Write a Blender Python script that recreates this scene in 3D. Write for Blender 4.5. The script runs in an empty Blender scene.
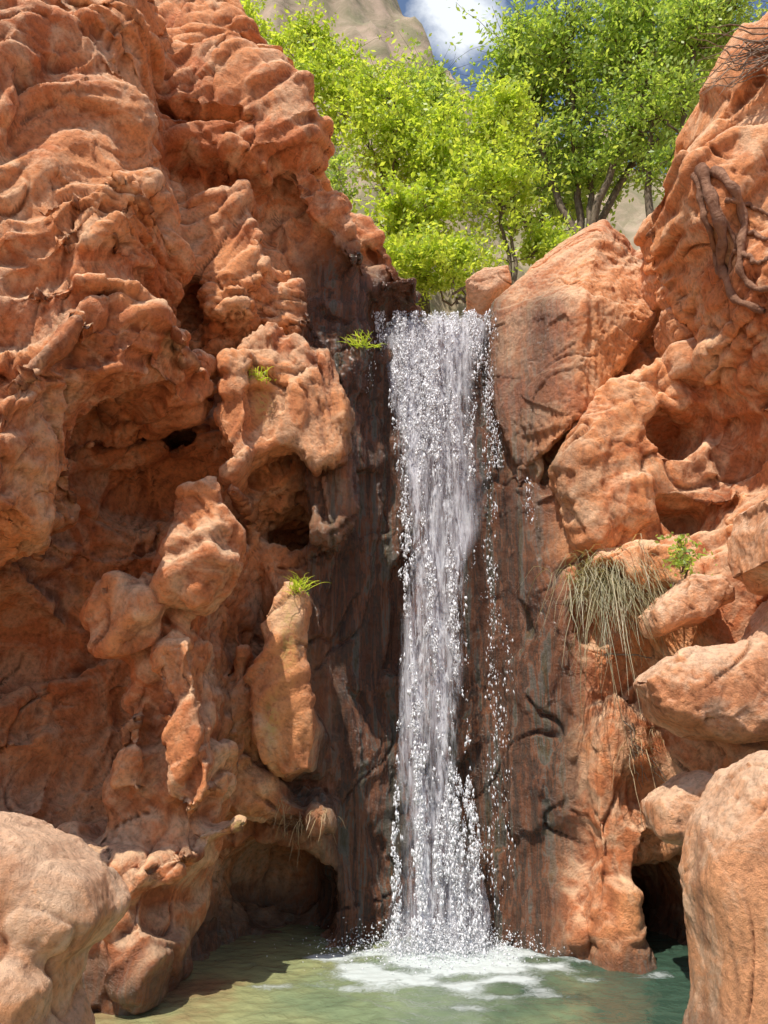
import bpy, bmesh, math, numpy as np, time
from mathutils import Vector
from mathutils.bvhtree import BVHTree
T0=time.time()
rng=np.random.default_rng(7)
scene=bpy.context.scene
# ---------------------------------------------------------------- placement helper (image pixel + estimated depth -> world metres)
F=773.0; TH=math.radians(16.6); CT,ST=math.cos(TH),math.sin(TH); CH=1.6
def site(u,v,y):
    a=(u-384)/F; b=(512-v)/F
    t=y/(CT-b*ST)
    return np.array([t*a,y,CH+t*(ST+b*CT)])
# ---------------------------------------------------------------- noise
_r=np.random.default_rng(3)
PERM=_r.permutation(256); PERM=np.concatenate([PERM,PERM,PERM]).astype(np.int64)
G=_r.normal(size=(256,3)); G/=np.linalg.norm(G,axis=1)[:,None]; G=G.astype(np.float32)
JIT=_r.random((256,3)).astype(np.float32)
def pn(P,seed=0):
    P=P.astype(np.float32)+np.float32(seed*17.31)
    Pi=np.floor(P).astype(np.int64); f=P-Pi; Pi&=255
    w=f*f*f*(f*(f*6-15)+10)
    out=0
    for dx in (0,1):
        for dy in (0,1):
            for dz in (0,1):
                h=PERM[PERM[PERM[Pi[:,0]+dx]+Pi[:,1]+dy]+Pi[:,2]+dz]
                g=G[h]
                d=g[:,0]*(f[:,0]-dx)+g[:,1]*(f[:,1]-dy)+g[:,2]*(f[:,2]-dz)
                wx=w[:,0] if dx else 1-w[:,0]
                wy=w[:,1] if dy else 1-w[:,1]
                wz=w[:,2] if dz else 1-w[:,2]
                out=out+d*wx*wy*wz
    return out*1.6
def facet(P,seed=0):
    """cellular facets: each cell gets its own tilted plane -> broken rock faces"""
    P=P.astype(np.float32)+np.float32(seed*11.7)
    Pi=np.floor(P).astype(np.int64); f=(P-Pi).astype(np.float32); Pi&=127
    d1=np.full(len(P),9,np.float32); h1=np.zeros(len(P),np.float32)
    for dx in (-1,0,1):
        for dy in (-1,0,1):
            for dz in (-1,0,1):
                h=PERM[PERM[PERM[(Pi[:,0]+dx)&255]+((Pi[:,1]+dy)&255)]+((Pi[:,2]+dz)&255)]
                r=JIT[h]+np.array([dx,dy,dz],np.float32)-f
                d=(r*r).sum(1)
                tl=-(r*G[h]).sum(1)+ (JIT[h][:,0]-.5)*.5
                m=d<d1
                h1=np.where(m,tl,h1); d1=np.where(m,d,d1)
    return h1
def sstep(a,b,x):
    t=np.clip((x-a)/(b-a),0,1); return t*t*(3-2*t)
# ---------------------------------------------------------------- SDF volume
class Vol:
    def __init__(s,lo,hi,h):
        s.lo=np.array(lo,float); s.h=h
        n=np.ceil((np.array(hi)-s.lo)/h).astype(int)+1; s.n=n
        s.x=(s.lo[0]+h*np.arange(n[0])).astype(np.float32)
        s.y=(s.lo[1]+h*np.arange(n[1])).astype(np.float32)
        s.z=(s.lo[2]+h*np.arange(n[2])).astype(np.float32)
        s.F=np.full(n,1.0,np.float32)
    def sl(s,lo,hi):
        r=[]
        for k,ax in enumerate((s.x,s.y,s.z)):
            a=int(np.searchsorted(ax,lo[k])); b=int(np.searchsorted(ax,hi[k])); r.append(slice(max(a,0),max(b,0)))
        return tuple(r)
    def union(s,S,d,k):
        A=s.F[S]
        if A.size==0: return
        h=np.clip(k-np.abs(A-d),0,None)/k
        s.F[S]=np.minimum(A,d)-h*h*k*0.25
    def carve(s,S,d,k):
        A=s.F[S]
        if A.size==0: return
        d=-d
        h=np.clip(k-np.abs(A-d),0,None)/k
        s.F[S]=np.maximum(A,d)+h*h*k*0.25
    def poly(s,pts,yf,th=1.0,r=0.2,tx=0,tz=0,k=0.05,g=-.03):
        yo=yf+min(th,1.2)*.5
        W=np.array([site(u,v,yo) for u,v in pts])
        c=(W[:,0].mean(),W[:,2].mean())
        if tx or tz:
            for _ in range(3):
                ys=np.clip(yo+tx*(W[:,0]-c[0])+tz*(W[:,2]-c[1]),2.6,12)
                W=np.array([site(u,v,y) for (u,v),y in zip(pts,ys)])
        px,pz=W[:,0],W[:,2]
        m=0.4
        S=s.sl((px.min()-m,-99,pz.min()-m),(px.max()+m,99,pz.max()+m))
        X,Z=np.meshgrid(s.x[S[0]],s.z[S[2]],indexing='ij')
        if X.size==0: return
        yv=tx*(X-c[0])+tz*(Z-c[1])+yf
        y0,y1=yv.min()-.35,yv.max()+th+.35
        S=(S[0],slice(int(np.searchsorted(s.y,y0)),int(np.searchsorted(s.y,y1))),S[2])
        d=np.full(X.shape,1e9); ins=np.zeros(X.shape,bool); n=len(pts)
        for i in range(n):
            ax,az=px[i],pz[i]; bx,bz=px[(i+1)%n],pz[(i+1)%n]
            ex,ez=bx-ax,bz-az; wx,wz=X-ax,Z-az
            t=np.clip((wx*ex+wz*ez)/(ex*ex+ez*ez+1e-9),0,1)
            d=np.minimum(d,(wx-t*ex)**2+(wz-t*ez)**2)
            cnd=((az<=Z)&(bz>Z))|((bz<=Z)&(az>Z))
            xi=ax+(Z-az)/(ez if abs(ez)>1e-9 else 1e-9)*ex
            ins^=cnd&(X<xi)
        d=np.sqrt(d); d=np.where(ins,-d,d).astype(np.float32)-g
        yy=(yv+th/2).astype(np.float32)
        q2=np.abs(s.y[None,S[1],None]-yy[:,None,:])-th/2+r
        q1=(d+r)[:,None,:]
        D=np.minimum(np.maximum(q1,q2),0)+np.sqrt(np.maximum(q1,0)**2+np.maximum(q2,0)**2)-r
        s.union(S,D.astype(np.float32),k)
    def ell(s,c,rad,carve=False,k=0.12,rot=0):
        c=np.array(c); rad=np.array(rad,float); m=0.6+rad.max()*(0.4 if rot else 0)
        S=s.sl(c-rad-m,c+rad+m)
        X=(s.x[S[0]]-c[0])[:,None,None]; Y=(s.y[S[1]]-c[1])[None,:,None]; Z=(s.z[S[2]]-c[2])[None,None,:]
        if rot:
            cr,sr=math.cos(rot),math.sin(rot); X,Z=X*cr+Z*sr,-X*sr+Z*cr
        k0=np.sqrt((X/rad[0])**2+(Y/rad[1])**2+(Z/rad[2])**2)
        k1=np.sqrt((X/rad[0]**2)**2+(Y/rad[1]**2)**2+(Z/rad[2]**2)**2)+1e-6
        D=(k0*(k0-1)/k1).astype(np.float32)
        (s.carve if carve else s.union)(S,D,k)
    def hull(s,pts,r=0.05,k=0.06):
        bm=bmesh.new()
        for p in pts: bm.verts.new(p)
        bmesh.ops.convex_hull(bm,input=bm.verts); bm.normal_update()
        P=np.array(pts); cen=P.mean(0)
        pl=[]
        for f in bm.faces:
            nn=np.array(f.normal); o=np.array(f.verts[0].co)
            if np.dot(nn,cen-o)>0: nn=-nn
            pl.append((nn,np.dot(nn,o)))
        bm.free()
        S=s.sl(P.min(0)-.4,P.max(0)+.4)
        X=s.x[S[0]][:,None,None]; Y=s.y[S[1]][None,:,None]; Z=s.z[S[2]][None,None,:]
        D=None
        for nn,o in pl:
            q=(X*nn[0]+Y*nn[1]+Z*nn[2]-o).astype(np.float32)
            if D is None: D=q
            else:
                kk=0.03; h=np.clip(kk-np.abs(D-q),0,None)/kk
                D=np.maximum(D,q)+h*h*kk*.25
        s.union(S,D-r,k)
    def mesh(s,name):
        Fv=s.F
        Fv[0]=Fv[-1]=0.5; Fv[:,0]=Fv[:,-1]=0.5; Fv[:,:,0]=Fv[:,:,-1]=0.5
        I=Fv<0; nx,ny,nz=Fv.shape
        cnt=np.zeros((nx-1,ny-1,nz-1),np.int8)
        for a in (0,1):
            for b in (0,1):
                for c in (0,1): cnt+=I[a:nx-1+a,b:ny-1+b,c:nz-1+c]
        act=(cnt>0)&(cnt<8); idx=np.argwhere(act)
        vid=np.full(act.shape,-1,np.int32); vid[act]=np.arange(len(idx))
        acc=np.zeros((len(idx),3)); num=np.zeros(len(idx))
        cor=[(a,b,c) for a in (0,1) for b in (0,1) for c in (0,1)]
        for ca in cor:
            for ax in range(3):
                if ca[ax]==0:
                    cb=list(ca); cb[ax]=1
                    fa=Fv[idx[:,0]+ca[0],idx[:,1]+ca[1],idx[:,2]+ca[2]]
                    fb=Fv[idx[:,0]+cb[0],idx[:,1]+cb[1],idx[:,2]+cb[2]]
                    m=(fa<0)!=(fb<0)
                    t=np.where(m,fa/(np.where(m,fa-fb,1)),0)
                    p=np.tile(np.array(ca,float),(len(idx),1)); p[:,ax]=t
                    acc[m]+=p[m]; num+=m
        V=s.lo+(idx+acc/num[:,None])*s.h
        Q=[]
        for ax in range(3):
            o1,o2=(ax+1)%3,(ax+2)%3
            A=np.take(I,range(0,I.shape[ax]-1),ax); B=np.take(I,range(1,I.shape[ax]),ax)
            e=np.argwhere(A!=B)
            if len(e)==0: continue
            e=e[(e[:,o1]>0)&(e[:,o2]>0)&(e[:,o1]<I.shape[o1]-1)&(e[:,o2]<I.shape[o2]-1)]
            def cid(d1,d2):
                c=e.copy(); c[:,o1]-=d1; c[:,o2]-=d2; return vid[c[:,0],c[:,1],c[:,2]]
            q=np.stack([cid(1,1),cid(0,1),cid(0,0),cid(1,0)],1)
            fl=~A[e[:,0],e[:,1],e[:,2]]
            q[fl]=q[fl][:,::-1]; Q.append(q)
        Q=np.concatenate(Q)
        return V,Q
def mk_mesh(name,V,Q):
    me=bpy.data.meshes.new(name); V=np.asarray(V,np.float32); Q=np.asarray(Q,np.int32); k=Q.shape[1]
    me.vertices.add(len(V)); me.vertices.foreach_set('co',V.ravel())
    me.loops.add(Q.size); me.loops.foreach_set('vertex_index',Q.ravel())
    me.polygons.add(len(Q)); me.polygons.foreach_set('loop_start',np.arange(0,Q.size,k,dtype=np.int32))
    me.update(calc_edges=True); me.validate()
    return me
def getV(me):
    a=np.empty(len(me.vertices)*3,np.float32); me.vertices.foreach_get('co',a); return a.reshape(-1,3)
def getN(me):
    a=np.empty(len(me.vertices)*3,np.float32); me.vertex_normals.foreach_get('vector',a); return a.reshape(-1,3)
def mk_obj(name,me,mat=None,smooth=True,parent=None):
    ob=bpy.data.objects.new(name,me); scene.collection.objects.link(ob)
    if mat: me.materials.append(mat)
    if smooth: me.polygons.foreach_set('use_smooth',np.ones(len(me.polygons),bool))
    if parent: ob.parent=parent
    return ob
ROT=np.array([[.78,0,.62],[0,1,0],[-.62,0,.78]]).T
def flute_mask(P): return sstep(-1.7,-.4,P[:,0])*sstep(6.4,5.4,P[:,2])*sstep(3.0,2.0,P[:,0])
def disp1(P,amp,seed):
    w=np.stack([pn(P*0.6,seed+1),pn(P*0.6,seed+2),pn(P*0.6,seed+3)],1)
    Q=P+w*0.5
    fm=flute_mask(P)
    d=pn(Q*0.75,seed+4)*0.12
    Qf=Q.copy(); Qf[:,2]*=1-.35*fm
    d+=facet(Qf*1.15,seed)*.14
    b=pn((Q@ROT)*np.array([.40,.40,1.2]),seed+5)*3.4
    fr=b-np.floor(b); d+=(np.floor(b)+sstep(.62,1.0,fr)-b*.8-.1)*.115*(1-.7*fm)
    fl=P*np.array([2.6,2.6,.45])+w*.7
    d+=((1-np.abs(pn(fl,seed+8))*2)*0.09-.04)*fm
    return d*amp
def disp2(P,amp,seed):
    w=np.stack([pn(P*1.3,seed+1),pn(P*1.3,seed+2),pn(P*1.3,seed+3)],1)
    Q=P+w*0.22
    fm=flute_mask(P)
    tufa=sstep(-2.6,-2.1,P[:,0])*sstep(-.15,-.6,P[:,0])*sstep(.5,1.2,P[:,2])*sstep(5.9,5.2,P[:,2])
    left=sstep(-1.0,-1.6,P[:,0])*sstep(3.4,4.2,P[:,2])
    m=np.maximum(sstep(.2,.55,pn(P*.6,seed+9))*.55,tufa*.6*sstep(-.35,.2,pn(P*1.1,seed+19)))
    Qt=Q.copy(); Qt[:,2]*=1-.4*tufa
    d=facet(Qt*2.6,seed+2)*.055*(.3+.8*m)
    d+=facet(Qt*8.0,seed+3)*.024*(.2+m)*(1-.4*left)
    R=((P+w*.35)@ROT)*np.array([.7,.7,4.0])
    s=pn(R,seed+5); d+=(sstep(-.3,.3,s)-.5)*.055*(1-.7*fm)*(1-.4*m)*(1+.4*left)
    R=((P+w*.35)@ROT)*np.array([.9,.9,8.0])
    s=pn(R,seed+15); d+=(.3-np.abs(s))*.045*(1-.7*fm)*(.25+.9*left)
    fl=P*np.array([9,9,1.3])+w*.5
    d+=(1-np.abs(pn(fl,seed+6))*2)*.018*fm
    c=pn((P+w*.35)*np.array([.9,.9,.6]),seed+10); d-=np.exp(-(c/.012)**2)*.05*sstep(.05,.35,pn(P*.9,seed+12))
    c=pn(((P+w*.3)@ROT)*np.array([.6,.6,1.5]),seed+11); d-=np.exp(-(c/.014)**2)*.06*sstep(-.05,-.3,pn(P*.9,seed+12))
    d+=pn(Qt*7,seed+16)*.022*(.3+m)+pn(Qt*15,seed+13)*.015*(.3+m)+pn(Q*32,seed+14)*.007
    d-=sstep(.34,.6,pn(Qt*np.array([6,6,4.5]),seed+7))*0.055*m
    return d*amp
def wetness(P):
    n=pn(P*np.array([1.6,1.6,.4]),40)*.4
    w=sstep(1.45,.85,np.abs(P[:,0]-0.40)*1.0+n)*sstep(6.1,6.6,P[:,1])*sstep(6.7,6.2,P[:,2])
    low=sstep(.45,.05,P[:,2]+n*.5)
    return np.clip(np.maximum(w,low*.85),0,1)
MOSS=[(292,640,6.4,.07,.35),(262,400,6.2,.08,.15),(352,440,6.7,.06,.25),(240,822,6.0,.07,.05),(365,350,7.0,.10,.2),(275,720,6.4,.05,.2),(540,470,7.0,.08,.1),(380,420,7.3,.06,.5)]
def mossiness(P):
    o=np.zeros(len(P))
    for u,v,y,rx,rz in MOSS:
        c=site(u,v,y); o+=.8*np.exp(-((P[:,0]-c[0])/rx)**2-((P[:,2]-c[2])/rz)**2-((P[:,1]-y)/.5)**2)
    return np.clip(o,0,1)
def rock(name,vol,mat,a1=1,a2=1,seed=0,sub=1):
    V,Q=vol.mesh(name)
    me=mk_mesh(name,V,Q); 
    V=getV(me); N=getN(me)
    V=V+N*disp1(V,a1,seed)[:,None]
    me.vertices.foreach_set('co',V.ravel().astype(np.float32)); me.update()
    ob=mk_obj(name,me,mat)
    if sub:
        md=ob.modifiers.new('s','SUBSURF'); md.levels=sub; md.render_levels=sub
        dg=bpy.context.evaluated_depsgraph_get()
        nm=bpy.data.meshes.new_from_object(ob.evaluated_get(dg)); ob.modifiers.clear()
        ob.data=nm; me=nm; me.name=name
    V=getV(me); N=getN(me)
    V=V+N*disp2(V,a2,seed+30)[:,None]
    me.vertices.foreach_set('co',V.ravel().astype(np.float32))
    at=me.attributes.new('wet','FLOAT','POINT'); at.data.foreach_set('value',wetness(V).astype(np.float32))
    at=me.attributes.new('moss','FLOAT','POINT'); at.data.foreach_set('value',mossiness(V).astype(np.float32))
    me.update()
    me.polygons.foreach_set('use_smooth',np.ones(len(me.polygons),bool))
    print(name,len(me.vertices),round(time.time()-T0,1))
    return ob
# ---------------------------------------------------------------- materials
def newmat(name):
    m=bpy.data.materials.new(name); m.use_nodes=True; nt=m.node_tree; nt.nodes.clear(); return m,nt
def N_(nt,t,**kw):
    n=nt.nodes.new(t)
    for k,v in kw.items():
        if k.startswith('_'): setattr(n,k[1:],v)
        else: n.inputs[k.replace('__',' ')].default_value=v
    return n
def L(nt,a,b): nt.links.new(a,b)
def ramp(nt,src,stops):
    r=nt.nodes.new('ShaderNodeValToRGB'); cr=r.color_ramp
    while len(cr.elements)<len(stops): cr.elements.new(.5)
    for e,(p,c) in zip(cr.elements,stops): e.position=p; e.color=c if len(c)==4 else (*c,1)
    L(nt,src,r.inputs[0]); return r
def noise(nt,vec,scale,detail=6,rough=.6,dist=0):
    n=N_(nt,'ShaderNodeTexNoise',Scale=scale,Detail=detail,Roughness=rough,Distortion=dist); L(nt,vec,n.inputs['Vector']); return n
def mix(nt,fac,a,b,mode='MIX'):
    m=nt.nodes.new('ShaderNodeMix'); m.data_type='RGBA'; m.blend_type=mode
    for s,v in ((m.inputs[0],fac),(m.inputs[6],a),(m.inputs[7],b)):
        if isinstance(v,(int,float)): s.default_value=v
        elif isinstance(v,tuple): s.default_value=(*v,1) if len(v)==3 else v
        else: L(nt,v,s)
    return m.outputs[2]
def rock_mat(name,base,dark,light,lightamt=.6):
    m,nt=newmat(name)
    out=N_(nt,'ShaderNodeOutputMaterial'); b=N_(nt,'ShaderNodeBsdfPrincipled'); L(nt,b.outputs[0],out.inputs[0])
    g=N_(nt,'ShaderNodeNewGeometry'); P=g.outputs['Position']
    n1=noise(nt,P,.8,8,.62,.6); n2=noise(nt,P,2.2,9,.68,1.0); n3=noise(nt,P,26,6,.7)
    c=mix(nt,ramp(nt,n1.outputs[0],[(.42,(0,0,0)),(.54,(1,1,1))]).outputs[0],dark,base)
    f2=ramp(nt,n2.outputs[0],[(.47,(0,0,0)),(.60,(lightamt,)*3)]).outputs[0]
    c=mix(nt,f2,c,light)
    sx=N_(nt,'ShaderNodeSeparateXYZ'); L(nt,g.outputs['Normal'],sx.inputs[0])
    up=ramp(nt,sx.outputs[2],[(.25,(0,0,0)),(.8,(.75,.75,.75))]).outputs[0]  # upward faces painted paler: sunlit highlights put into the colour
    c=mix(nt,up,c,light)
    sp=ramp(nt,n3.outputs[0],[(.3,(.52,.47,.44)),(.5,(1,1,1)),(.72,(1.2,1.16,1.1))]).outputs[0]
    c=mix(nt,.8,c,sp,'MULTIPLY')
    rn=N_(nt,'ShaderNodeTexNoise',_noise_type='RIDGED_MULTIFRACTAL',Scale=3.2,Detail=8,Roughness=.6,Distortion=.8); L(nt,P,rn.inputs['Vector'])
    pt=ramp(nt,g.outputs['Pointiness'],[(.43,(.42,.33,.28)),(.495,(1,1,1)),(.56,(1.2,1.16,1.1))]).outputs[0]  # paints crevice shading into the colour, with paler worn edges
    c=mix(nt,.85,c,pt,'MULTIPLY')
    mp=N_(nt,'ShaderNodeMapping'); mp.inputs['Scale'].default_value=(3.5,3.5,.7); L(nt,P,mp.inputs['Vector'])
    n4=noise(nt,mp.outputs[0],1.0,8,.7,.4)
    st=ramp(nt,n4.outputs[0],[(.57,(0,0,0)),(.70,(.6,.6,.6))]).outputs[0]
    c=mix(nt,st,c,(dark[0]*.42,dark[1]*.5,dark[2]*.65))
    ms=N_(nt,'ShaderNodeAttribute'); ms.attribute_name='moss'
    mm=N_(nt,'ShaderNodeMath',_operation='MULTIPLY'); L(nt,ms.outputs['Fac'],mm.inputs[0]); L(nt,ramp(nt,n3.outputs[0],[(.42,(0,0,0)),(.58,(1,1,1))]).outputs[0],mm.inputs[1])
    c=mix(nt,mm.outputs[0],c,(.46,.38,.10))
    at=N_(nt,'ShaderNodeAttribute'); at.attribute_name='wet'
    mp2=N_(nt,'ShaderNodeMapping'); mp2.inputs['Scale'].default_value=(8,8,.55); L(nt,P,mp2.inputs['Vector'])
    n5=noise(nt,mp2.outputs[0],1.0,7,.65,.3)
    wc=ramp(nt,n5.outputs[0],[(.3,(.02,.018,.015)),(.41,(.12,.045,.022)),(.46,(.035,.035,.03)),(.52,(.19,.07,.033)),(.575,(.11,.115,.10)),(.63,(.06,.055,.03)),(.69,(.20,.09,.05)),(.78,(.40,.24,.16))]).outputs[0]
    wf=N_(nt,'ShaderNodeMath',_operation='MULTIPLY'); L(nt,at.outputs['Fac'],wf.inputs[0]); wf.inputs[1].default_value=.96
    c=mix(nt,wf.outputs[0],c,wc)
    L(nt,c,b.inputs['Base Color'])
    rr=N_(nt,'ShaderNodeMapRange'); L(nt,at.outputs['Fac'],rr.inputs[0]); rr.inputs[3].default_value=.82; rr.inputs[4].default_value=.14
    L(nt,rr.outputs[0],b.inputs['Roughness'])
    b.inputs['Specular IOR Level'].default_value=.5
    nb=noise(nt,P,11,10,.74,.6); nb2=noise(nt,P,60,5,.7)
    ad=N_(nt,'ShaderNodeMath',_operation='MULTIPLY_ADD'); L(nt,nb2.outputs[0],ad.inputs[0]); ad.inputs[1].default_value=.3; L(nt,nb.outputs[0],ad.inputs[2])
    ad2=N_(nt,'ShaderNodeMath',_operation='MULTIPLY_ADD'); L(nt,rn.outputs[0],ad2.inputs[0]); ad2.inputs[1].default_value=.2; L(nt,ad.outputs[0],ad2.inputs[2])
    bp=N_(nt,'ShaderNodeBump',Strength=.9,Distance=.055); L(nt,ad2.outputs[0],bp.inputs['Height'])
    L(nt,bp.outputs[0],b.inputs['Normal'])
    return m
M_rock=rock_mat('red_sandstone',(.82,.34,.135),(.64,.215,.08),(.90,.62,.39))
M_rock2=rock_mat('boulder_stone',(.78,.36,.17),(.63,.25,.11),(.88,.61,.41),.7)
# ---------------------------------------------------------------- MAIN CLIFF
vol=Vol((-4.6,2.8,-.7),(4.6,9.4,10.0),.04)
ctrl=[(450,300,7.75),(450,420,7.6),(450,560,7.55),(450,700,7.5),(450,850,7.5),(450,960,7.4),(395,500,7.45),(395,700,7.35),(395,900,7.25),
(350,320,7.3),(350,550,7.1),(345,700,7.05),(340,900,7.1),(500,420,7.4),(510,600,7.3),(510,800,7.25),(520,950,7.1),
(560,500,7.1),(560,650,7.05),(560,800,6.8),(575,930,6.7),(620,450,7.0),(620,600,6.8),(620,750,6.7),(640,900,6.9),(700,450,6.7),(700,560,6.4),(700,700,6.4),(700,850,6.7),
(770,500,6.2),(780,700,6.1),(820,850,5.7),(620,330,7.5),(700,300,7.2),(780,250,6.7),
(290,300,7.0),(290,450,6.8),(290,600,6.8),(270,750,6.8),(270,900,7.0),(220,200,6.9),(200,80,7.0),(120,100,6.6),(100,300,6.4),(40,300,6.0),
(170,470,6.8),(120,520,6.7),(230,560,6.9),(150,620,6.9),(60,600,6.7),(0,600,6.3),(60,700,6.8),(0,720,6.4),(60,820,6.5),(150,880,6.6),(200,780,6.9),(-60,900,5.3),(-100,600,5.3),(-100,300,4.8)]
C=np.array([site(*c) for c in ctrl]); A2=C[:,[0,2]]
K=np.linalg.norm(A2[:,None]-A2[None],axis=2); n=len(C)
M=np.zeros((n+3,n+3)); M[:n,:n]=-K; M[:n,n]=1; M[:n,n+1:]=A2; M[n,:n]=1; M[n+1:,:n]=A2.T
M[:n,:n]+=np.eye(n)*-.03
sol=np.linalg.lstsq(M,np.concatenate([C[:,1],[0,0,0]]),rcond=None)[0]
X,Z=np.meshgrid(vol.x,vol.z,indexing='ij'); xz=np.stack([X.ravel(),np.clip(Z.ravel(),-.3,9.5)],1)
fy=np.zeros(len(xz))
for i in range(n): fy-=sol[i]*np.linalg.norm(xz-A2[i],axis=1)
fy+=sol[n]+xz@sol[n+1:]; fy=np.clip(fy,3.6,8.2).reshape(X.shape).astype(np.float32)
gx=[-5,-3,-2.2,-1.5,-.9,-.45,-.1,.12,.2,1.05,1.15,2.0,2.8,3.5,5]
gz=[9.6,9.2,8.4,7.9,7.4,6.9,6.5,6.25,6.05,6.08,6.25,6.3,6.0,6.0,6.5]
top=np.interp(vol.x,gx,gz).astype(np.float32)
D=np.maximum((fy[:,None,:]-vol.y[None,:,None])*.85,(vol.z[None,None,:]-top[:,None,None])*.8)
vol.F=np.minimum(vol.F,D).astype(np.float32)
# upper-left overhanging mass
vol.poly([(-300,-300),(60,-300),(125,-60),(158,20),(157,120),(186,230),(152,290),(205,350),(188,385),(110,420),(70,460),(45,520),(10,560),(-60,590),(-300,590)],4.7,1.6,.32,tx=.55,tz=.08)
vol.poly([(-300,330),(60,300),(150,300),(205,350),(183,388),(105,425),(60,475),(40,530),(6,562),(-60,590),(-300,590)],4.45,1.5,.25,tx=.5,tz=-.1)
vol.poly([(-260,-160),(60,-100),(100,40),(70,150),(-20,230),(-260,260)],4.3,1.4,.3,tx=.5)
vol.poly([(60,240),(150,205),(182,235),(150,285),(80,300)],4.8,1.2,.1,tx=.3)
vol.poly([(20,400),(90,330),(130,340),(60,440),(30,520),(0,540)],4.35,1.0,.12,tx=.4)
# head-shaped outcrop at the top
vol.poly([(120,20),(186,4),(236,24),(262,55),(270,80),(225,100),(160,110),(120,90)],6.2,1.6,.14,g=0)
vol.poly([(150,95),(225,80),(285,88),(315,112),(330,135),(318,163),(272,195),(215,190),(165,178),(140,140)],6.0,1.8,.16,g=-.01)
vol.poly([(265,70),(300,100),(312,120),(250,130),(230,85)],6.3,1.2,.08)
vol.ell(site(205,116,6.1),(.46,.5,.07),True,.03,rot=-.1)
vol.ell(site(275,150,6.1),(.32,.3,.04),True,.03,rot=.3)
vol.ell(site(235,192,6.3),(.5,.6,.10),True,.03,rot=-.05)
# shoulder beneath it
vol.poly([(150,190),(290,180),(332,215),(345,240),(380,335),(370,400),(350,520),(240,500),(225,400),(195,330),(150,260)],6.65,1.6,.25,tx=.25)
vol.poly([(300,190),(340,225),(376,290),(352,300),(315,255),(292,215)],6.55,1.2,.06,tx=.3)
vol.poly([(345,238),(372,250),(418,308),(380,318),(350,290)],7.1,1.2,.06,g=0)
vol.poly([(190,230),(260,215),(285,290),(262,350),(215,345),(185,290)],6.15,1.6,.14)
vol.poly([(262,300),(300,290),(330,350),(300,365),(262,350)],6.45,1.2,.08)
# knobbly hanging tufa
vol.poly([(250,365),(290,348),(332,378),(352,425),(345,475),(318,490),(300,470),(268,482),(242,450),(240,400)],6.2,1.4,.12,g=-.01)
vol.poly([(235,380),(258,372),(262,470),(246,520),(232,500),(225,440)],6.0,1.3,.06,g=-.01)
vol.poly([(318,480),(350,470),(352,520),(335,560),(320,540)],6.5,.8,.06,g=-.01)
# cave
vol.ell(site(150,470,6.2),(.66,1.0,.34),True,.1,rot=.25)
vol.ell(site(180,462,7.6),(.36,1.9,.15),True,.02)
vol.ell(site(100,458,7.3),(.17,1.6,.09),True,.02)
vol.ell(site(40,640,5.9),(.95,1.0,.62),True,.08)
vol.ell(site(60,775,5.9),(.85,.9,.36),True,.08)
vol.ell(site(120,560,6.2),(.5,.8,.22),True,.06)
vol.ell(site(290,530,7.0),(.30,.8,.17),True,.04)
vol.ell(site(250,610,6.6),(.14,.6,.6),True,.05)
# free-standing ridge column
vol.poly([(165,570),(188,525),(222,500),(238,560),(216,630),(226,700),(230,790),(214,830),(200,900),(185,985),(120,985),(125,930),(110,850),(126,760),(150,690),(133,650)],5.8,1.1,.12,tx=.1,g=-.01)
vol.poly([(188,512),(222,490),(234,550),(208,605),(185,600)],5.5,.8,.04,g=0)
vol.poly([(104,630),(130,598),(160,606),(164,640),(140,657),(108,657)],5.5,.9,.06,g=0)
vol.poly([(162,650),(198,643),(208,720),(225,790),(195,815),(176,770)],5.5,.8,.05,g=0)
vol.poly([(122,720),(155,700),(168,760),(158,800),(122,790)],5.6,.8,.08)
vol.poly([(50,840),(110,828),(160,850),(210,830),(205,870),(170,900),(178,985),(150,1010),(95,1010),(90,940)],5.4,1.0,.12)
vol.poly([(30,835),(70,822),(100,840),(95,870),(40,880)],5.2,1.0,.08)
vol.poly([(115,905),(160,900),(188,945),(165,985),(120,985)],5.3,.8,.1)
vol.poly([(205,826),(247,814),(254,826),(228,838),(200,846)],5.8,.3,.02,g=-.01)
# second rib
vol.poly([(285,588),(312,600),(300,660),(308,700),(326,735),(322,775),(290,782),(265,745),(262,680),(275,640)],6.25,1.1,.07,g=-.01)
vol.poly([(240,640),(262,650),(262,760),(300,790),(340,800),(345,830),(240,815),(228,760)],6.5,1,.1)
vol.ell(site(275,905,6.8),(.55,1.3,.5),True,.06)
# right of the fall
vol.poly([(595,405),(650,372),(720,400),(752,480),(735,522),(690,500),(650,540),(610,545),(575,560),(535,500),(560,455)],6.55,1.4,.16)
vol.poly([(535,470),(575,455),(600,540),(570,640),(580,720),(560,800),(590,900),(640,960),(640,1050),(510,1050),(505,800),(515,600)],6.95,1.0,.2,tx=-.2)
vol.poly([(600,690),(640,720),(650,800),(620,860),(632,955),(600,1000),(575,900),(570,780)],6.45,1.0,.1)
vol.poly([(505,470),(540,465),(545,560),(530,640),(508,600)],7.0,.6,.06)
vol.poly([(590,560),(640,545),(690,560),(690,590),(640,600),(600,590)],6.3,.8,.08)
vol.ell(site(600,605,6.5),(.30,.6,.36),True,.06)
vol.ell(site(680,430,6.6),(.34,.8,.26),True,.05)
vol.ell(site(690,510,6.5),(.3,.7,.10),True,.04,rot=-.3)
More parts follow.
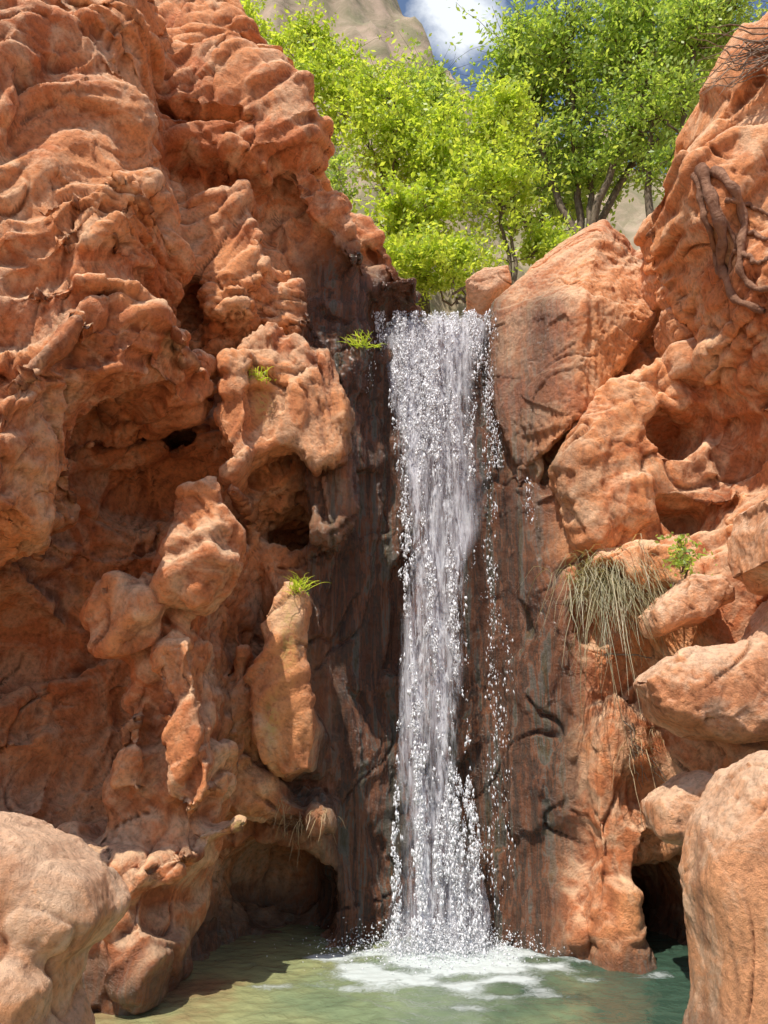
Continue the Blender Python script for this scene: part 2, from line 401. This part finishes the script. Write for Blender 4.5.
# right upper cliff
vol.poly([(1000,-200),(810,0),(750,48),(712,72),(690,108),(696,160),(658,184),(644,205),(660,245),(698,298),(712,345),(742,390),(755,440),(765,500),(860,560),(1000,300)],5.35,1.3,.18,tx=-.35)
vol.poly([(950,130),(765,165),(705,170),(650,195),(656,235),(704,300),(718,345),(765,380),(900,420)],5.1,1.2,.12,tx=-.35)
vol.poly([(850,500),(700,500),(675,640),(680,760),(720,800),(730,900),(730,1050),(850,1050)],6.1,1.2,.15,tx=-.3)
vol.ell(site(668,915,6.7),(.36,1.8,.46),True,.05)
vol.ell(site(655,800,6.2),(.28,.5,.3),True,.06)
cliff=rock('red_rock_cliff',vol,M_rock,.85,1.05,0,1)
del vol
_V=getV(cliff.data); _Q=np.empty(len(cliff.data.loops),np.int32); cliff.data.loops.foreach_get('vertex_index',_Q)
BV=BVHTree.FromPolygons(_V.tolist(),_Q.reshape(-1,4).tolist())
def site_on(u,v,off=0.0):
    """point on the cliff face hit by the camera ray through an image pixel"""
    d=Vector(site(u,v,5.0))-Vector((0,0,CH)); d.normalize()
    h=BV.ray_cast(Vector((0,0,CH)),d,20)
    return np.array(h[0])-np.array(d)*off if h[0] is not None else site(u,v,6.0)
# ---------------------------------------------------------------- BOULDERS
def pboulder(name,polys,seed,a1=.45,a2=.6,h=.03,r=.2,mat=None,sub=1):
    allp=np.array([site(u,v,y+th/2) for pts,y,th,rr in polys for u,v in pts])
    ys=[y for _,y,_,_ in polys]; ye=[y+th for _,y,th,_ in polys]
    lo=allp.min(0)-.35; hi=allp.max(0)+.35; lo[1]=min(ys)-.5; hi[1]=max(ye)+.5
    v=Vol(lo,hi,h)
    for pts,y,th,rr in polys: v.poly(pts,y,th,rr,k=.05)
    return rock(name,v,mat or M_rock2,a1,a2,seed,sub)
pboulder('foreground_boulder',[([(-90,797),(5,805),(60,832),(105,872),(124,912),(100,948),(70,966),(-90,985)],3.3,.8,.24),([(-90,920),(50,935),(76,970),(66,1005),(84,1060),(86,1300),(-90,1300)],3.15,.8,.2)],11,.12,.5,.025)
pboulder('foreground_boulder.001',[([(880,740),(768,752),(732,768),(696,825),(686,880),(702,945),(707,1000),(693,1060),(690,1300),(900,1300)],4.0,.9,.28)],22,.2,.5,.025)
pboulder('boulder',[([(636,680),(672,650),(735,638),(772,590),(830,600),(830,730),(740,749),(700,744),(652,716)],5.3,.8,.22)],33,.3,.5)
pboulder('boulder.001',[([(642,612),(678,572),(720,576),(730,602),(700,628),(648,642)],5.7,.6,.12)],44,.3)
pboulder('boulder.002',[([(742,500),(768,486),(830,480),(830,600),(768,594),(738,575),(735,530)],4.9,.8,.15)],55,.3)
pboulder('boulder.003',[([(645,800),(690,768),(724,773),(714,812),(690,847),(648,838)],5.6,.6,.12)],66,.3)
pboulder('boulder.004',[([(636,266),(668,258),(688,285),(680,310),(650,315),(636,292)],6.7,.6,.1)],77,.25,.5,.025)
pboulder('boulder.005',[([(652,322),(690,310),(708,330),(704,354),(666,354)],6.4,.6,.1)],88,.25,.5,.025)
pboulder('boulder.006',[([(461,290),(480,274),(508,273),(514,295),(490,310),(463,306)],7.9,.6,.1)],99,.3,.5,.025)
pboulder('boulder.007',[([(660,354),(690,344),(714,372),(704,394),(668,382)],6.35,.5,.08)],101,.25,.5,.025)
# big wedge-shaped rock by the lip
pk=[site(*p) for p in [(604,218,7.3),(488,302,7.3),(530,264,7.6),(582,296,6.5),(648,322,6.85),(664,305,7.1),(572,430,6.65),(520,470,7.1),(492,400,7.25),(600,400,6.85),(642,255,7.6)]]
pk+= [np.array([p[0],8.2,p[2]-.1]) for p in pk[:3]]+[np.array([pk[4][0],8.1,pk[4][2]])]
P=np.array(pk); v=Vol(P.min(0)-.4,P.max(0)+.4,.028); v.hull(pk,.0)
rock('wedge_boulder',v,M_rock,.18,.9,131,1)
print('rocks',time.time()-T0)
# ---------------------------------------------------------------- WATERFALL
vs=[312,330,370,420,480,530,570,620,700,780,850,910,962]
Lu=[372,378,386,394,398,400,400,399,399,397,393,388,381]
Ru=[508,502,486,484,488,482,470,465,464,468,478,489,498]
Ys=[7.5,7.42,7.34,7.26,7.2,7.16,7.12,7.1,7.06,7.03,7.0,6.98,6.97]
LP=np.array([site(u,v_,y) for u,v_,y in zip(Lu,vs,Ys)]); RP=np.array([site(u,v_,y) for u,v_,y in zip(Ru,vs,Ys)])
zz=LP[::-1,2]; 
def fallpos(s,z,off=0):
    x=np.interp(z,zz,LP[::-1,0])*(1-s)+np.interp(z,zz,RP[::-1,0])*s
    y=np.interp(z,zz,LP[::-1,1])-off+.5*sstep(5.85,6.3,z)**2
    return x,y
def water_mat(name,c0,c1,lo,hi,sc):
    m,nt=newmat(name); out=N_(nt,'ShaderNodeOutputMaterial')
    g=N_(nt,'ShaderNodeNewGeometry'); mp=N_(nt,'ShaderNodeMapping'); mp.inputs['Scale'].default_value=sc; L(nt,g.outputs['Position'],mp.inputs['Vector'])
    n=noise(nt,mp.outputs[0],1,6,.7,.5)
    b=N_(nt,'ShaderNodeBsdfPrincipled',Roughness=.25); L(nt,mix(nt,ramp(nt,n.outputs[0],[(.4,(0,0,0)),(.62,(1,1,1))]).outputs[0],c0,c1),b.inputs['Base Color'])
    bp=N_(nt,'ShaderNodeBump',Strength=.7,Distance=.05); L(nt,n.outputs[0],bp.inputs['Height']); L(nt,bp.outputs[0],b.inputs['Normal'])
    tr=N_(nt,'ShaderNodeBsdfTransparent'); mx=N_(nt,'ShaderNodeMixShader')
    at=N_(nt,'ShaderNodeAttribute'); at.attribute_name='dens'
    r=ramp(nt,n.outputs[0],[(lo,(0,0,0)),(hi,(1,1,1))]).outputs[0]
    mu=N_(nt,'ShaderNodeMath',_operation='MULTIPLY'); L(nt,r,mu.inputs[0]); L(nt,at.outputs['Fac'],mu.inputs[1])
    L(nt,mu.outputs[0],mx.inputs[0]); L(nt,tr.outputs[0],mx.inputs[1]); L(nt,b.outputs[0],mx.inputs[2]); L(nt,mx.outputs[0],out.inputs[0])
    return m
M_fall=water_mat('falling_water',(.66,.62,.68),(.84,.83,.87),.30,.58,(16,16,1.3))
M_fall2=water_mat('falling_water_front',(.70,.69,.74),(.87,.87,.90),.46,.64,(40,40,8))
m,nt=newmat('white_water'); out=N_(nt,'ShaderNodeOutputMaterial'); b=N_(nt,'ShaderNodeBsdfPrincipled',Roughness=.3); b.inputs['Base Color'].default_value=(.82,.82,.85,1); L(nt,b.outputs[0],out.inputs[0]); M_white=m
fall=bpy.data.objects.new('waterfall',None); scene.collection.objects.link(fall)
def gap(s,z):
    return sstep(.5,.9,s)*sstep(3.2,3.9,z)*sstep(5.9,5.3,z)
def sheet(name,off,mat,seed,dmul):
    ns,nz=70,420; s=np.linspace(0,1,ns); z=np.linspace(-.05,6.2,nz)
    S,Zg=np.meshgrid(s,z,indexing='xy'); S=S.ravel(); Zg=Zg.ravel()
    x,y=fallpos(S,Zg,off)
    q=np.stack([x*7,y*0+seed,Zg*.8],1)
    edge=np.minimum(S,1-S)
    n=pn(q,seed); n2=pn(q*np.array([3,1,4]),seed+1)
    y=y-np.abs(n)*.09-n2*.02
    x=x+pn(np.stack([Zg*1.5,S*2,S*0+seed],1),seed+2)*.035
    zt=Zg+sstep(5.6,6.2,Zg)*(pn(np.stack([S*5,S*0,S*0],1),33)*.16-.05)
    V=np.stack([x,y,zt],1); i=np.arange((nz-1)*(ns-1)); r=i//(ns-1); c=i%(ns-1)
    a=r*ns+c; me=mk_mesh(name,V,np.stack([a,a+1,a+1+ns,a+ns],1))
    d=sstep(0,.2,edge+pn(q*np.array([.5,1,1]),seed+3)*.2)*dmul
    d*=1-.7*gap(S,Zg)
    d*=.55+.45*sstep(-.3,.15,pn(q*np.array([.8,1,.5]),seed+5))
    at=me.attributes.new('dens','FLOAT','POINT'); at.data.foreach_set('value',np.clip(d,0,1).astype(np.float32))
    return mk_obj(name,me,mat,parent=fall)
sheet('water_sheet_back',.0,M_fall,5,.96); sheet('water_sheet_front',.1,M_fall2,9,.78)
OCT=np.array([[1,0,0],[-1,0,0],[0,1,0],[0,-1,0],[0,0,1],[0,0,-1]],float)
OF=np.array([[0,2,4],[2,1,4],[1,3,4],[3,0,4],[2,0,5],[1,2,5],[3,1,5],[0,3,5]])
def drops(name,P,R,Lz,mat,parent):
    k=len(P); V=P[:,None,:]+OCT[None]*np.stack([R,R,Lz],1)[:,None,:]
    V[:,:,0]+=rng.normal(size=(k,6))*R[:,None]*.5; V[:,:,2]+=rng.normal(size=(k,6))*R[:,None]*.5
    Fc=(OF[None]+6*np.arange(k)[:,None,None]).reshape(-1,3)
    me=mk_mesh(name,V.reshape(-1,3),Fc); return mk_obj(name,me,mat,parent=parent)
k=110000; s=rng.random(k)*1.06-.03; z=rng.random(k)**1.0*6.15
x,y=fallpos(s,z); y-=rng.random(k)*.22
dn=pn(np.stack([x*9,y*0+3,z*.7],1),61)*.8+.6*pn(np.stack([x*22,y*0,z*7],1),62)+ .2*sstep(2.2,.3,z)+.28*sstep(3.7,4.8,z)-.35*gap(s,z)-.15*sstep(.12,0,np.minimum(s,1-s))
keep=dn>rng.random(k)*.85+.02
s,x,y,z=s[keep],x[keep],y[keep],z[keep]; kk=len(x)
R=.0025+rng.random(kk)**4*.009; drops('falling_drops',np.stack([x,y,z],1),R,R*(1.0+rng.random(kk)*2.6),M_white,fall)
SP=[]
for u0,v0,u1,v1,y0,cnt in [(488,330,488,600,7.3,300),(492,560,492,900,7.2,360),(527,480,532,530,7.0,60),(470,315,500,470,7.35,900),(374,330,368,400,7.25,50),(504,620,503,930,7.15,130)]:
    t=rng.random(cnt); a=site(u0,v0,y0); b_=site(u1,v1,y0-.1)
    p=a+(b_-a)*t[:,None]; p[:,0]+=pn(np.stack([p[:,2]*2,p[:,2]*0+u0,p[:,2]*0],1),71)*.09+rng.normal(size=cnt)*.03; p[:,1]-=.05+rng.random(cnt)*.08; SP.append(p)
p=np.concatenate(SP); R=.0022+rng.random(len(p))**4*.006; drops('side_trickles',p,R,R*3,M_white,fall)
k=6000; cx=site(440,955,6.95); r=np.abs(rng.normal(size=k))*.30; th=rng.random(k)*6.283
p=np.stack([cx[0]+np.cos(th)*r*1.6,cx[1]-.05+np.sin(th)*r*.8,np.abs(rng.normal(size=k))*.12*np.exp(-r)],1)
R=.0025+rng.random(k)**3*.007; drops('splash_drops',p,R,R,M_white,fall)
ns=30; S,T=np.meshgrid(np.linspace(0,1,ns),np.linspace(0,1,ns)); 
x=LP[0,0]+(RP[0,0]-LP[0,0])*S.ravel(); y=7.95+T.ravel()*1.2; z=6.14+T.ravel()*.05+np.abs(pn(np.stack([x*8,y*4,y*0],1),3))*.06
i=np.arange((ns-1)**2); a=(i//(ns-1))*ns+i%(ns-1); me=mk_mesh('lip_stream',np.stack([x,y,z],1),np.stack([a,a+1,a+1+ns,a+ns],1))
at=me.attributes.new('dens','FLOAT','POINT'); at.data.foreach_set('value',np.ones(ns*ns,np.float32)); mk_obj('lip_stream',me,M_fall,parent=fall)
# ---------------------------------------------------------------- POOL
nx,ny=340,340; X,Y=np.meshgrid(np.linspace(-5,5,nx),np.linspace(1.5,8.9,ny)); X=X.ravel(); Y=Y.ravel()
dist=np.hypot(X-cx[0],Y-cx[1]); 
h=np.sin(dist*14+pn(np.stack([X*2,Y*2,X*0],1),15)*2)*.008*np.exp(-dist*.6)+pn(np.stack([X*2.5,Y*4,X*0],1),5)*.010+pn(np.stack([X*8,Y*11,X*0],1),6)*.009
i=np.arange((nx-1)*(ny-1)); a=(i//(nx-1))*nx+i%(nx-1)
me=mk_mesh('pool_water',np.stack([X,Y,h],1),np.stack([a,a+1,a+1+nx,a+nx],1))
fo=sstep(1.35,.05,np.hypot((X-cx[0]-.05)*.75,(Y-cx[1]+.35)*1.0)+pn(np.stack([X*3,Y*5,X*0],1),8)*.6)
at=me.attributes.new('foam','FLOAT','POINT'); at.data.foreach_set('value',fo.astype(np.float32))
m,nt=newmat('pool_water'); out=N_(nt,'ShaderNodeOutputMaterial'); b=N_(nt,'ShaderNodeBsdfPrincipled',Roughness=.05)
g=N_(nt,'ShaderNodeNewGeometry'); at=N_(nt,'ShaderNodeAttribute'); at.attribute_name='foam'
n=noise(nt,g.outputs['Position'],1.2,4)
sx=N_(nt,'ShaderNodeSeparateXYZ'); L(nt,g.outputs['Position'],sx.inputs[0])
ma=N_(nt,'ShaderNodeMath',_operation='MULTIPLY_ADD'); L(nt,sx.outputs[0],ma.inputs[0]); ma.inputs[1].default_value=.28; L(nt,n.outputs[0],ma.inputs[2])
c=ramp(nt,ma.outputs[0],[(-.0,(.30,.18,.09)),(.18,(.33,.34,.16)),(.5,(.22,.28,.15)),(.85,(.05,.095,.065))]).outputs[0]
nf=noise(nt,g.outputs['Position'],14,9,.8,.8)
sm=N_(nt,'ShaderNodeMath',_operation='ADD'); L(nt,at.outputs['Fac'],sm.inputs[0]); L(nt,nf.outputs[0],sm.inputs[1])
sm2=N_(nt,'ShaderNodeMath',_operation='MULTIPLY'); sm2.inputs[1].default_value=.7; L(nt,sm.outputs[0],sm2.inputs[0])
ff=ramp(nt,sm2.outputs[0],[(.60,(0,0,0)),(.82,(.85,.85,.85))]).outputs[0]
c=mix(nt,ff,c,(.64,.70,.70)); L(nt,c,b.inputs['Base Color'])
rr=N_(nt,'ShaderNodeMapRange'); L(nt,ff,rr.inputs[0]); rr.inputs[3].default_value=.05; rr.inputs[4].default_value=.6; L(nt,rr.outputs[0],b.inputs['Roughness'])
nb=noise(nt,g.outputs['Position'],9,4,.6,.4)
nsum=N_(nt,'ShaderNodeMath',_operation='ADD'); L(nt,nb.outputs[0],nsum.inputs[0]); L(nt,ff,nsum.inputs[1])
bp=N_(nt,'ShaderNodeBump',Strength=.6,Distance=.03); L(nt,nsum.outputs[0],bp.inputs['Height']); L(nt,bp.outputs[0],b.inputs['Normal'])
L(nt,b.outputs[0],out.inputs[0]); mk_obj('pool_water',me,m)
# ---------------------------------------------------------------- GROUND + HILL
def simple_mat(name,c1,c2,scale,rough=.9,bump=.4):
    m,nt=newmat(name); out=N_(nt,'ShaderNodeOutputMaterial'); b=N_(nt,'ShaderNodeBsdfPrincipled',Roughness=rough)
    g=N_(nt,'ShaderNodeNewGeometry'); n=noise(nt,g.outputs['Position'],scale,8,.65,.4)
    L(nt,mix(nt,ramp(nt,n.outputs[0],[(.38,(0,0,0)),(.62,(1,1,1))]).outputs[0],c1,c2),b.inputs['Base Color'])
    bp=N_(nt,'ShaderNodeBump',Strength=bump,Distance=.1); L(nt,n.outputs[0],bp.inputs['Height']); L(nt,bp.outputs[0],b.inputs['Normal'])
    L(nt,b.outputs[0],out.inputs[0]); return m
def grid(name,xs,ys,fn,mat):
    X,Y=np.meshgrid(xs,ys); X=X.ravel(); Y=Y.ravel(); Zg=fn(X,Y); nx,ny=len(xs),len(ys)
    i=np.arange((nx-1)*(ny-1)); a=(i//(nx-1))*nx+i%(nx-1)
    return mk_obj(name,mk_mesh(name,np.stack([X,Y,Zg],1),np.stack([a,a+1,a+1+nx,a+nx],1)),mat)
sp=np.concatenate([-np.geomspace(300,6,30),np.linspace(-5.5,5.5,60),np.geomspace(6,300,30)])
grid('ground',sp,sp+3,lambda x,y:-.8+.85*sstep(2.5,.8,y)+pn(np.stack([x*.8,y*.8,x*0],1),3)*.06,simple_mat('sandy_ground',(.28,.14,.08),(.38,.22,.14),3))
def hill(x,y):
    base=5.95+ (y-8.5)*.12+sstep(-.3,-2.5,x)*2.0+sstep(1.2,3.5,x)*.3
    cap=np.interp(x,[-12,-6,-3,0,1.2,3,10,20],[28,24,21.5,19,15.5,12,9,9])
    n=pn(np.stack([x*.35,y*.35,x*0],1),7)*.8+np.abs(pn(np.stack([x*.9,y*.5,x*0],1),8))*1.2
    t=(y-13.5+n*.6)/6.5
    wall=cap*sstep(0,1,np.clip(t,0,1)*.9+.05)
    return base+wall+n*sstep(12,16,y)+pn(np.stack([x*2,y*2,x*0],1),9)*.2+np.abs(pn(np.stack([x*1.5,y*3,x*0],1),10))*.8*sstep(13,15,y)
grid('canyon_hillside',np.linspace(-45,60,460),np.concatenate([np.linspace(8.6,24,260),np.linspace(24.5,90,40)]),hill,simple_mat('hillside_rock',(.44,.33,.24),(.22,.20,.11),.9,bump=.9))
# ---------------------------------------------------------------- TREES
def leafmat(name,c1,c2,tr):
    m,nt=newmat(name); out=N_(nt,'ShaderNodeOutputMaterial'); g=N_(nt,'ShaderNodeNewGeometry')
    c=mix(nt,g.outputs['Random Per Island'],c1,c2)
    d=N_(nt,'ShaderNodeBsdfPrincipled',Roughness=.45); L(nt,c,d.inputs['Base Color']); t=N_(nt,'ShaderNodeBsdfTranslucent')
    c2_=mix(nt,1.0,c,(1.5,1.35,.6),'MULTIPLY'); L(nt,c2_,t.inputs[0])
    mx=N_(nt,'ShaderNodeMixShader',Fac=tr); L(nt,d.outputs[0],mx.inputs[1]); L(nt,t.outputs[0],mx.inputs[2]); L(nt,mx.outputs[0],out.inputs[0]); return m
M_leafA=leafmat('young_leaves',(.36,.52,.06),(.60,.70,.16),.55)
M_leafB=leafmat('tree_leaves',(.26,.42,.09),(.52,.65,.20),.55)
M_grass=leafmat('grass_blades',(.20,.20,.11),(.48,.42,.27),.3)
M_dry=leafmat('dry_grass',(.36,.25,.13),(.5,.38,.22),.2)
M_bark=simple_mat('bark',(.10,.07,.045),(.20,.15,.10),12)
def tubes(name,paths,mat,parent=None,sides=6):
    VV=[];FF=[];o=0
    for pts,rad in paths:
        pts=np.asarray(pts,float); k=len(pts)
        t=np.gradient(pts,axis=0); t/=np.linalg.norm(t,axis=1)[:,None]+1e-9
        ref=np.array([.3,.9,.2]); a=np.cross(t,ref); a/=np.linalg.norm(a,axis=1)[:,None]+1e-9; b=np.cross(t,a)
        an=np.linspace(0,2*math.pi,sides,endpoint=False)
        V=pts[:,None]+(a[:,None]*np.cos(an)[None,:,None]+b[:,None]*np.sin(an)[None,:,None])*np.asarray(rad)[:,None,None]
        VV.append(V.reshape(-1,3)); i=np.arange((k-1)*sides); r=i//sides; c=i%sides
        q=np.stack([r*sides+c,r*sides+(c+1)%sides,(r+1)*sides+(c+1)%sides,(r+1)*sides+c],1)+o; FF.append(q); o+=k*sides
    return mk_obj(name,mk_mesh(name,np.concatenate(VV),np.concatenate(FF)),mat,parent=parent)
def leaves(name,P,size,mat,parent):
    k=len(P); a=rng.normal(size=(k,3)); a/=np.linalg.norm(a,axis=1)[:,None]
    nrm=rng.normal(size=(k,3))+np.array([0,-.3,.8]); b=np.cross(nrm,a); b/=np.linalg.norm(b,axis=1)[:,None]+1e-9
    sz=size*(.6+rng.random(k)*.8)
    V=np.stack([P-a*sz[:,None],P+b*sz[:,None]*.5,P+a*sz[:,None],P-b*sz[:,None]*.5],1)
    return mk_obj(name,mk_mesh(name,V.reshape(-1,3),np.arange(4*k).reshape(-1,4)),mat,smooth=False,parent=parent)
def curve(a,b,k,wob,sag=0):
    t=np.linspace(0,1,k)[:,None]; p=a+(b-a)*t
    o=np.cumsum(rng.normal(size=(k,3)),axis=0)*wob; o-=o[0]; o=o-(o[-1])*t
    p=p+o; p[:,2]+=sag*np.sin(t[:,0]*math.pi); return p
def tree(name,base,crowns,nclump,nleaf,lsz,mat,r0=.08,spread=.28,tops=None):
    e=bpy.data.objects.new(name,None); scene.collection.objects.link(e)
    base=np.array(base,float); paths=[]; LP_=[]
    cs=[]
    for c,rad in crowns:
        c=np.array(c); rad=np.array(rad); m=int(nclump*1.0/len(crowns))
        d=rng.normal(size=(m,3)); d/=np.linalg.norm(d,axis=1)[:,None]; cs.append(c+d*rad*(rng.random(m)**.4)[:,None])
    stems=[]
    for c,rad in crowns:
        tip=np.array(c)+np.array([0,0,rad[2]*.5]); p=curve(base+rng.normal(size=3)*.05,tip,12,.05); stems.append(p); paths.append((p,np.linspace(r0,r0*.25,12)))
    stems=np.concatenate(stems)
    for g_ in cs:
        for c in g_:
            d=np.linalg.norm(stems-c,axis=1)+np.maximum(0,stems[:,2]-c[2])*1.5; j=stems[np.argmin(d)]
            p=curve(j,c,7,.035,.08); paths.append((p,np.linspace(r0*.28,r0*.05,7)))
            m=int(nleaf*(.3+rng.random()*1.3)); s_=spread*(.4+rng.random()*.9)
            for _ in range(4):
                e2=c+rng.normal(size=3)*s_*np.array([1.5,1.5,.9]); p2=curve(p[4],e2,6,.03); paths.append((p2,np.linspace(r0*.1,r0*.03,6)))
                mm=max(m//4,4); tt=rng.random(mm)*5; i0=np.minimum(tt.astype(int),4); fr=(tt-i0)[:,None]
                LP_.append(p2[i0]*(1-fr)+p2[i0+1]*fr+rng.normal(size=(mm,3))*s_*.3)
    tubes('limbs',paths,M_bark,e,4)
    leaves('foliage',np.concatenate(LP_),lsz,mat,e); return e
def cr(u,v,y,ru,rv,ry):
    c=site(u,v,y); k=y/773/.87; return (c,(ru*k,ry,rv*k))
tree('young_tree',site(425,300,10)-np.array([0,0,.3]),[cr(395,130,10,60,75,.8),cr(415,225,9.6,55,60,.7),cr(345,95,10.5,45,60,.8),cr(440,165,10,35,60,.7)],190,155,.042,M_leafA,.045,.24)
tree('young_tree.001',site(512,300,9.4),[cr(505,190,9.4,45,65,.5),cr(500,120,9.6,35,40,.4)],60,145,.040,M_leafA,.035,.22)
tree('cottonwood_tree',site(585,262,11.5),[cr(570,55,11.5,80,70,1.2),cr(520,95,12,45,60,1.0),cr(640,30,11,80,70,1.2),cr(600,160,12,90,60,1.2),cr(690,60,12,60,70,1.0)],280,190,.048,M_leafB,.08,.32)
tree('cottonwood_tree.001',site(650,262,10.5),[cr(650,110,10.5,40,85,.8),cr(715,20,10,50,45,.8)],80,180,.043,M_leafB,.08,.28)
tree('cottonwood_tree.002',site(540,240,13),[cr(545,180,13,80,60,1.0),cr(470,170,13,70,60,1.0),cr(430,110,13,60,40,.8)],110,170,.055,M_leafB,.06,.36)
tree('shrub',site(455,300,9.0),[cr(450,265,9.0,50,32,.5),cr(405,270,9.2,35,30,.4),cr(550,250,9.6,30,25,.4)],75,155,.035,M_leafA,.02,.17)
tree('shrub.001',site(300,120,9.5),[cr(295,75,10,40,45,.6),cr(240,35,10.5,50,25,.6),cr(175,0,11,35,22,.5),cr(315,45,11,40,25,.5)],90,150,.042,M_leafA,.03,.22)
tree('shrub.002',site(340,230,8.6),[cr(337,190,8.6,16,34,.3)],14,90,.03,M_leafB,.02,.12)
print('trees',time.time()-T0)
# ---------------------------------------------------------------- grass tufts, roots, twigs
def tuft(name,o,n,ln,droop,mat,w=.006,spread=.12,out=(0,-.5,.4)):
    o=np.array(o); VV=[];FF=[];c=0
    for i in range(n):
        d=np.array(out)+rng.normal(size=3)*.5; d/=np.linalg.norm(d); l=ln*(.3+rng.random()*.8); k=7; t=np.linspace(0,1,k)
        p=o+rng.normal(size=3)*spread*np.array([1,.3,.6])+d*l*t[:,None]; p[:,2]-=droop*l*t**(1.8+rng.random()*.8)
        p[:,0]+=np.cumsum(rng.normal(size=k))*.03*ln
        sd=np.cross(d,[0,.2,1]); sd/=np.linalg.norm(sd); ww=w*(1-t**2)+.0008
        VV.append(np.concatenate([p-sd*ww[:,None],p+sd*ww[:,None]])); j=np.arange(k-1); FF.append(np.stack([j,j+1,j+1+k,j+k],1)+c); c+=2*k
    return mk_obj(name,mk_mesh(name,np.concatenate(VV),np.concatenate(FF)),mat)
tuft('grass_tuft',site_on(612,580,.08),620,.66,1.1,M_grass,.0035,.17)
tuft('grass_tuft.001',site_on(300,590,.02),60,.22,.4,M_leafA,.0035,.05,(0,-.2,1))
tuft('grass_tuft.002',site_on(362,345,.02),60,.22,.4,M_leafA,.004,.06,(0,-.2,1))
tuft('grass_tuft.003',site_on(260,378,.02),50,.18,.6,M_leafA,.0035,.05,(0,-.3,1))
for j,(u,v_) in enumerate([(280,805),(300,820),(325,815),(290,835)]): tuft('dry_grass_tuft' if j==0 else 'dry_grass_tuft.%03d'%j,site_on(u,v_,.02),16,.22,.8,M_dry,.0022,.05)
tuft('dry_grass_tuft.004',site_on(640,745,.03),40,.3,1.0,M_dry,.0025,.1)
tree('small_plant',site_on(682,588,.02),[cr(682,562,6.0,14,18,.12)],10,40,.022,M_leafB,.01,.07)
rp=[]
for pts,r in [([(700,165),(712,200),(725,235),(718,270),(735,300),(768,310)],.05),([(715,170),(735,190),(745,225),(738,265),(750,290),(775,290)],.04),([(697,175),(704,215),(714,250),(712,290)],.03),([(725,200),(750,205),(772,215)],.022),([(735,250),(755,262),(775,258)],.026),([(705,180),(735,240),(728,290)],.02),([(745,230),(765,240),(790,235)],.02)]:
    pts=np.array(pts,float); t=np.linspace(0,len(pts)-1,26); q=np.stack([np.interp(t,np.arange(len(pts)),pts[:,i]) for i in range(2)],1)+rng.normal(size=(26,2))*1.6
    W_=np.array([site_on(u,v_,r*.9) for u,v_ in q]); 
    W_[:,1]=np.clip(W_[:,1],None,np.median(W_[:,1])+.2)
    W_[1:-1]=(W_[:-2]+W_[1:-1]*2+W_[2:])/4
    rp.append((W_,np.linspace(r,r*.5,26)*(1+.25*np.sin(np.arange(26)*1.7))))
tubes('tree_roots',rp,simple_mat('root_bark',(.22,.10,.055),(.42,.22,.13),9,bump=.9),None,8)
tw=[]
for i in range(26):
    a=site(790,30+rng.random()*40,5.3); b_=site(685+rng.random()*60,20+rng.random()*80,5.1); tw.append((curve(a,b_,10,.03),np.linspace(.010,.002,10)))
tubes('dry_branches',tw,simple_mat('dry_twig',(.22,.15,.10),(.34,.25,.18),10))
tw=[(curve(site_on(605,655,.05),site_on(652,658,.1),8,.01),np.linspace(.01,.006,8))]
for i in range(10): tw.append((curve(site_on(620+rng.random()*20,720+rng.random()*30,.03),site_on(640+rng.random()*40,750+rng.random()*50,.05),8,.015),np.linspace(.006,.002,8)))
tubes('fallen_twigs',tw,bpy.data.materials['dry_twig'])
# ---------------------------------------------------------------- LIGHT, SKY, CAMERA
sd=Vector((-.24,-.42,.87)).normalized()
sun=bpy.data.lights.new('sun','SUN'); sun.energy=5.0; sun.angle=math.radians(.5); sun.color=(1,.94,.84)
so=bpy.data.objects.new('sun',sun); scene.collection.objects.link(so); so.rotation_euler=sd.to_track_quat('Z','Y').to_euler()
w=bpy.data.worlds.new('World'); scene.world=w; w.use_nodes=True; nt=w.node_tree; nt.nodes.clear()
out=N_(nt,'ShaderNodeOutputWorld'); bg=N_(nt,'ShaderNodeBackground',Strength=.15); L(nt,bg.outputs[0],out.inputs[0])
sk=N_(nt,'ShaderNodeTexSky'); sk.sky_type='NISHITA'; sk.sun_disc=False; sk.sun_elevation=math.asin(sd.z); sk.sun_rotation=math.atan2(sd.x,sd.y)
tc=N_(nt,'ShaderNodeTexCoord'); n=noise(nt,tc.outputs['Generated'],9,8,.6,.3)
vd=N_(nt,'ShaderNodeVectorMath',_operation='DISTANCE'); L(nt,tc.outputs['Generated'],vd.inputs[0]); vd.inputs[1].default_value=(.085,.646,.759)
ms=N_(nt,'ShaderNodeMath',_operation='MULTIPLY_ADD'); L(nt,vd.outputs['Value'],ms.inputs[0]); ms.inputs[1].default_value=-5.5; L(nt,n.outputs[0],ms.inputs[2])
cf=ramp(nt,ms.outputs[0],[(.16,(0,0,0)),(.40,(1,1,1))]).outputs[0]
L(nt,mix(nt,cf,sk.outputs[0],(6.5,6.8,7.2)),bg.inputs[0])
cam=bpy.data.cameras.new('camera'); co=bpy.data.objects.new('camera',cam); scene.collection.objects.link(co)
co.location=(0,0,CH); co.rotation_euler=(math.radians(90+16.6),0,0); cam.sensor_fit='VERTICAL'; cam.sensor_height=36; cam.lens=F/1024*36; cam.clip_end=2000; cam.clip_start=.05
scene.camera=co
scene.view_settings.view_transform='Standard'; scene.view_settings.look='None'; scene.view_settings.exposure=0
print('done',time.time()-T0)
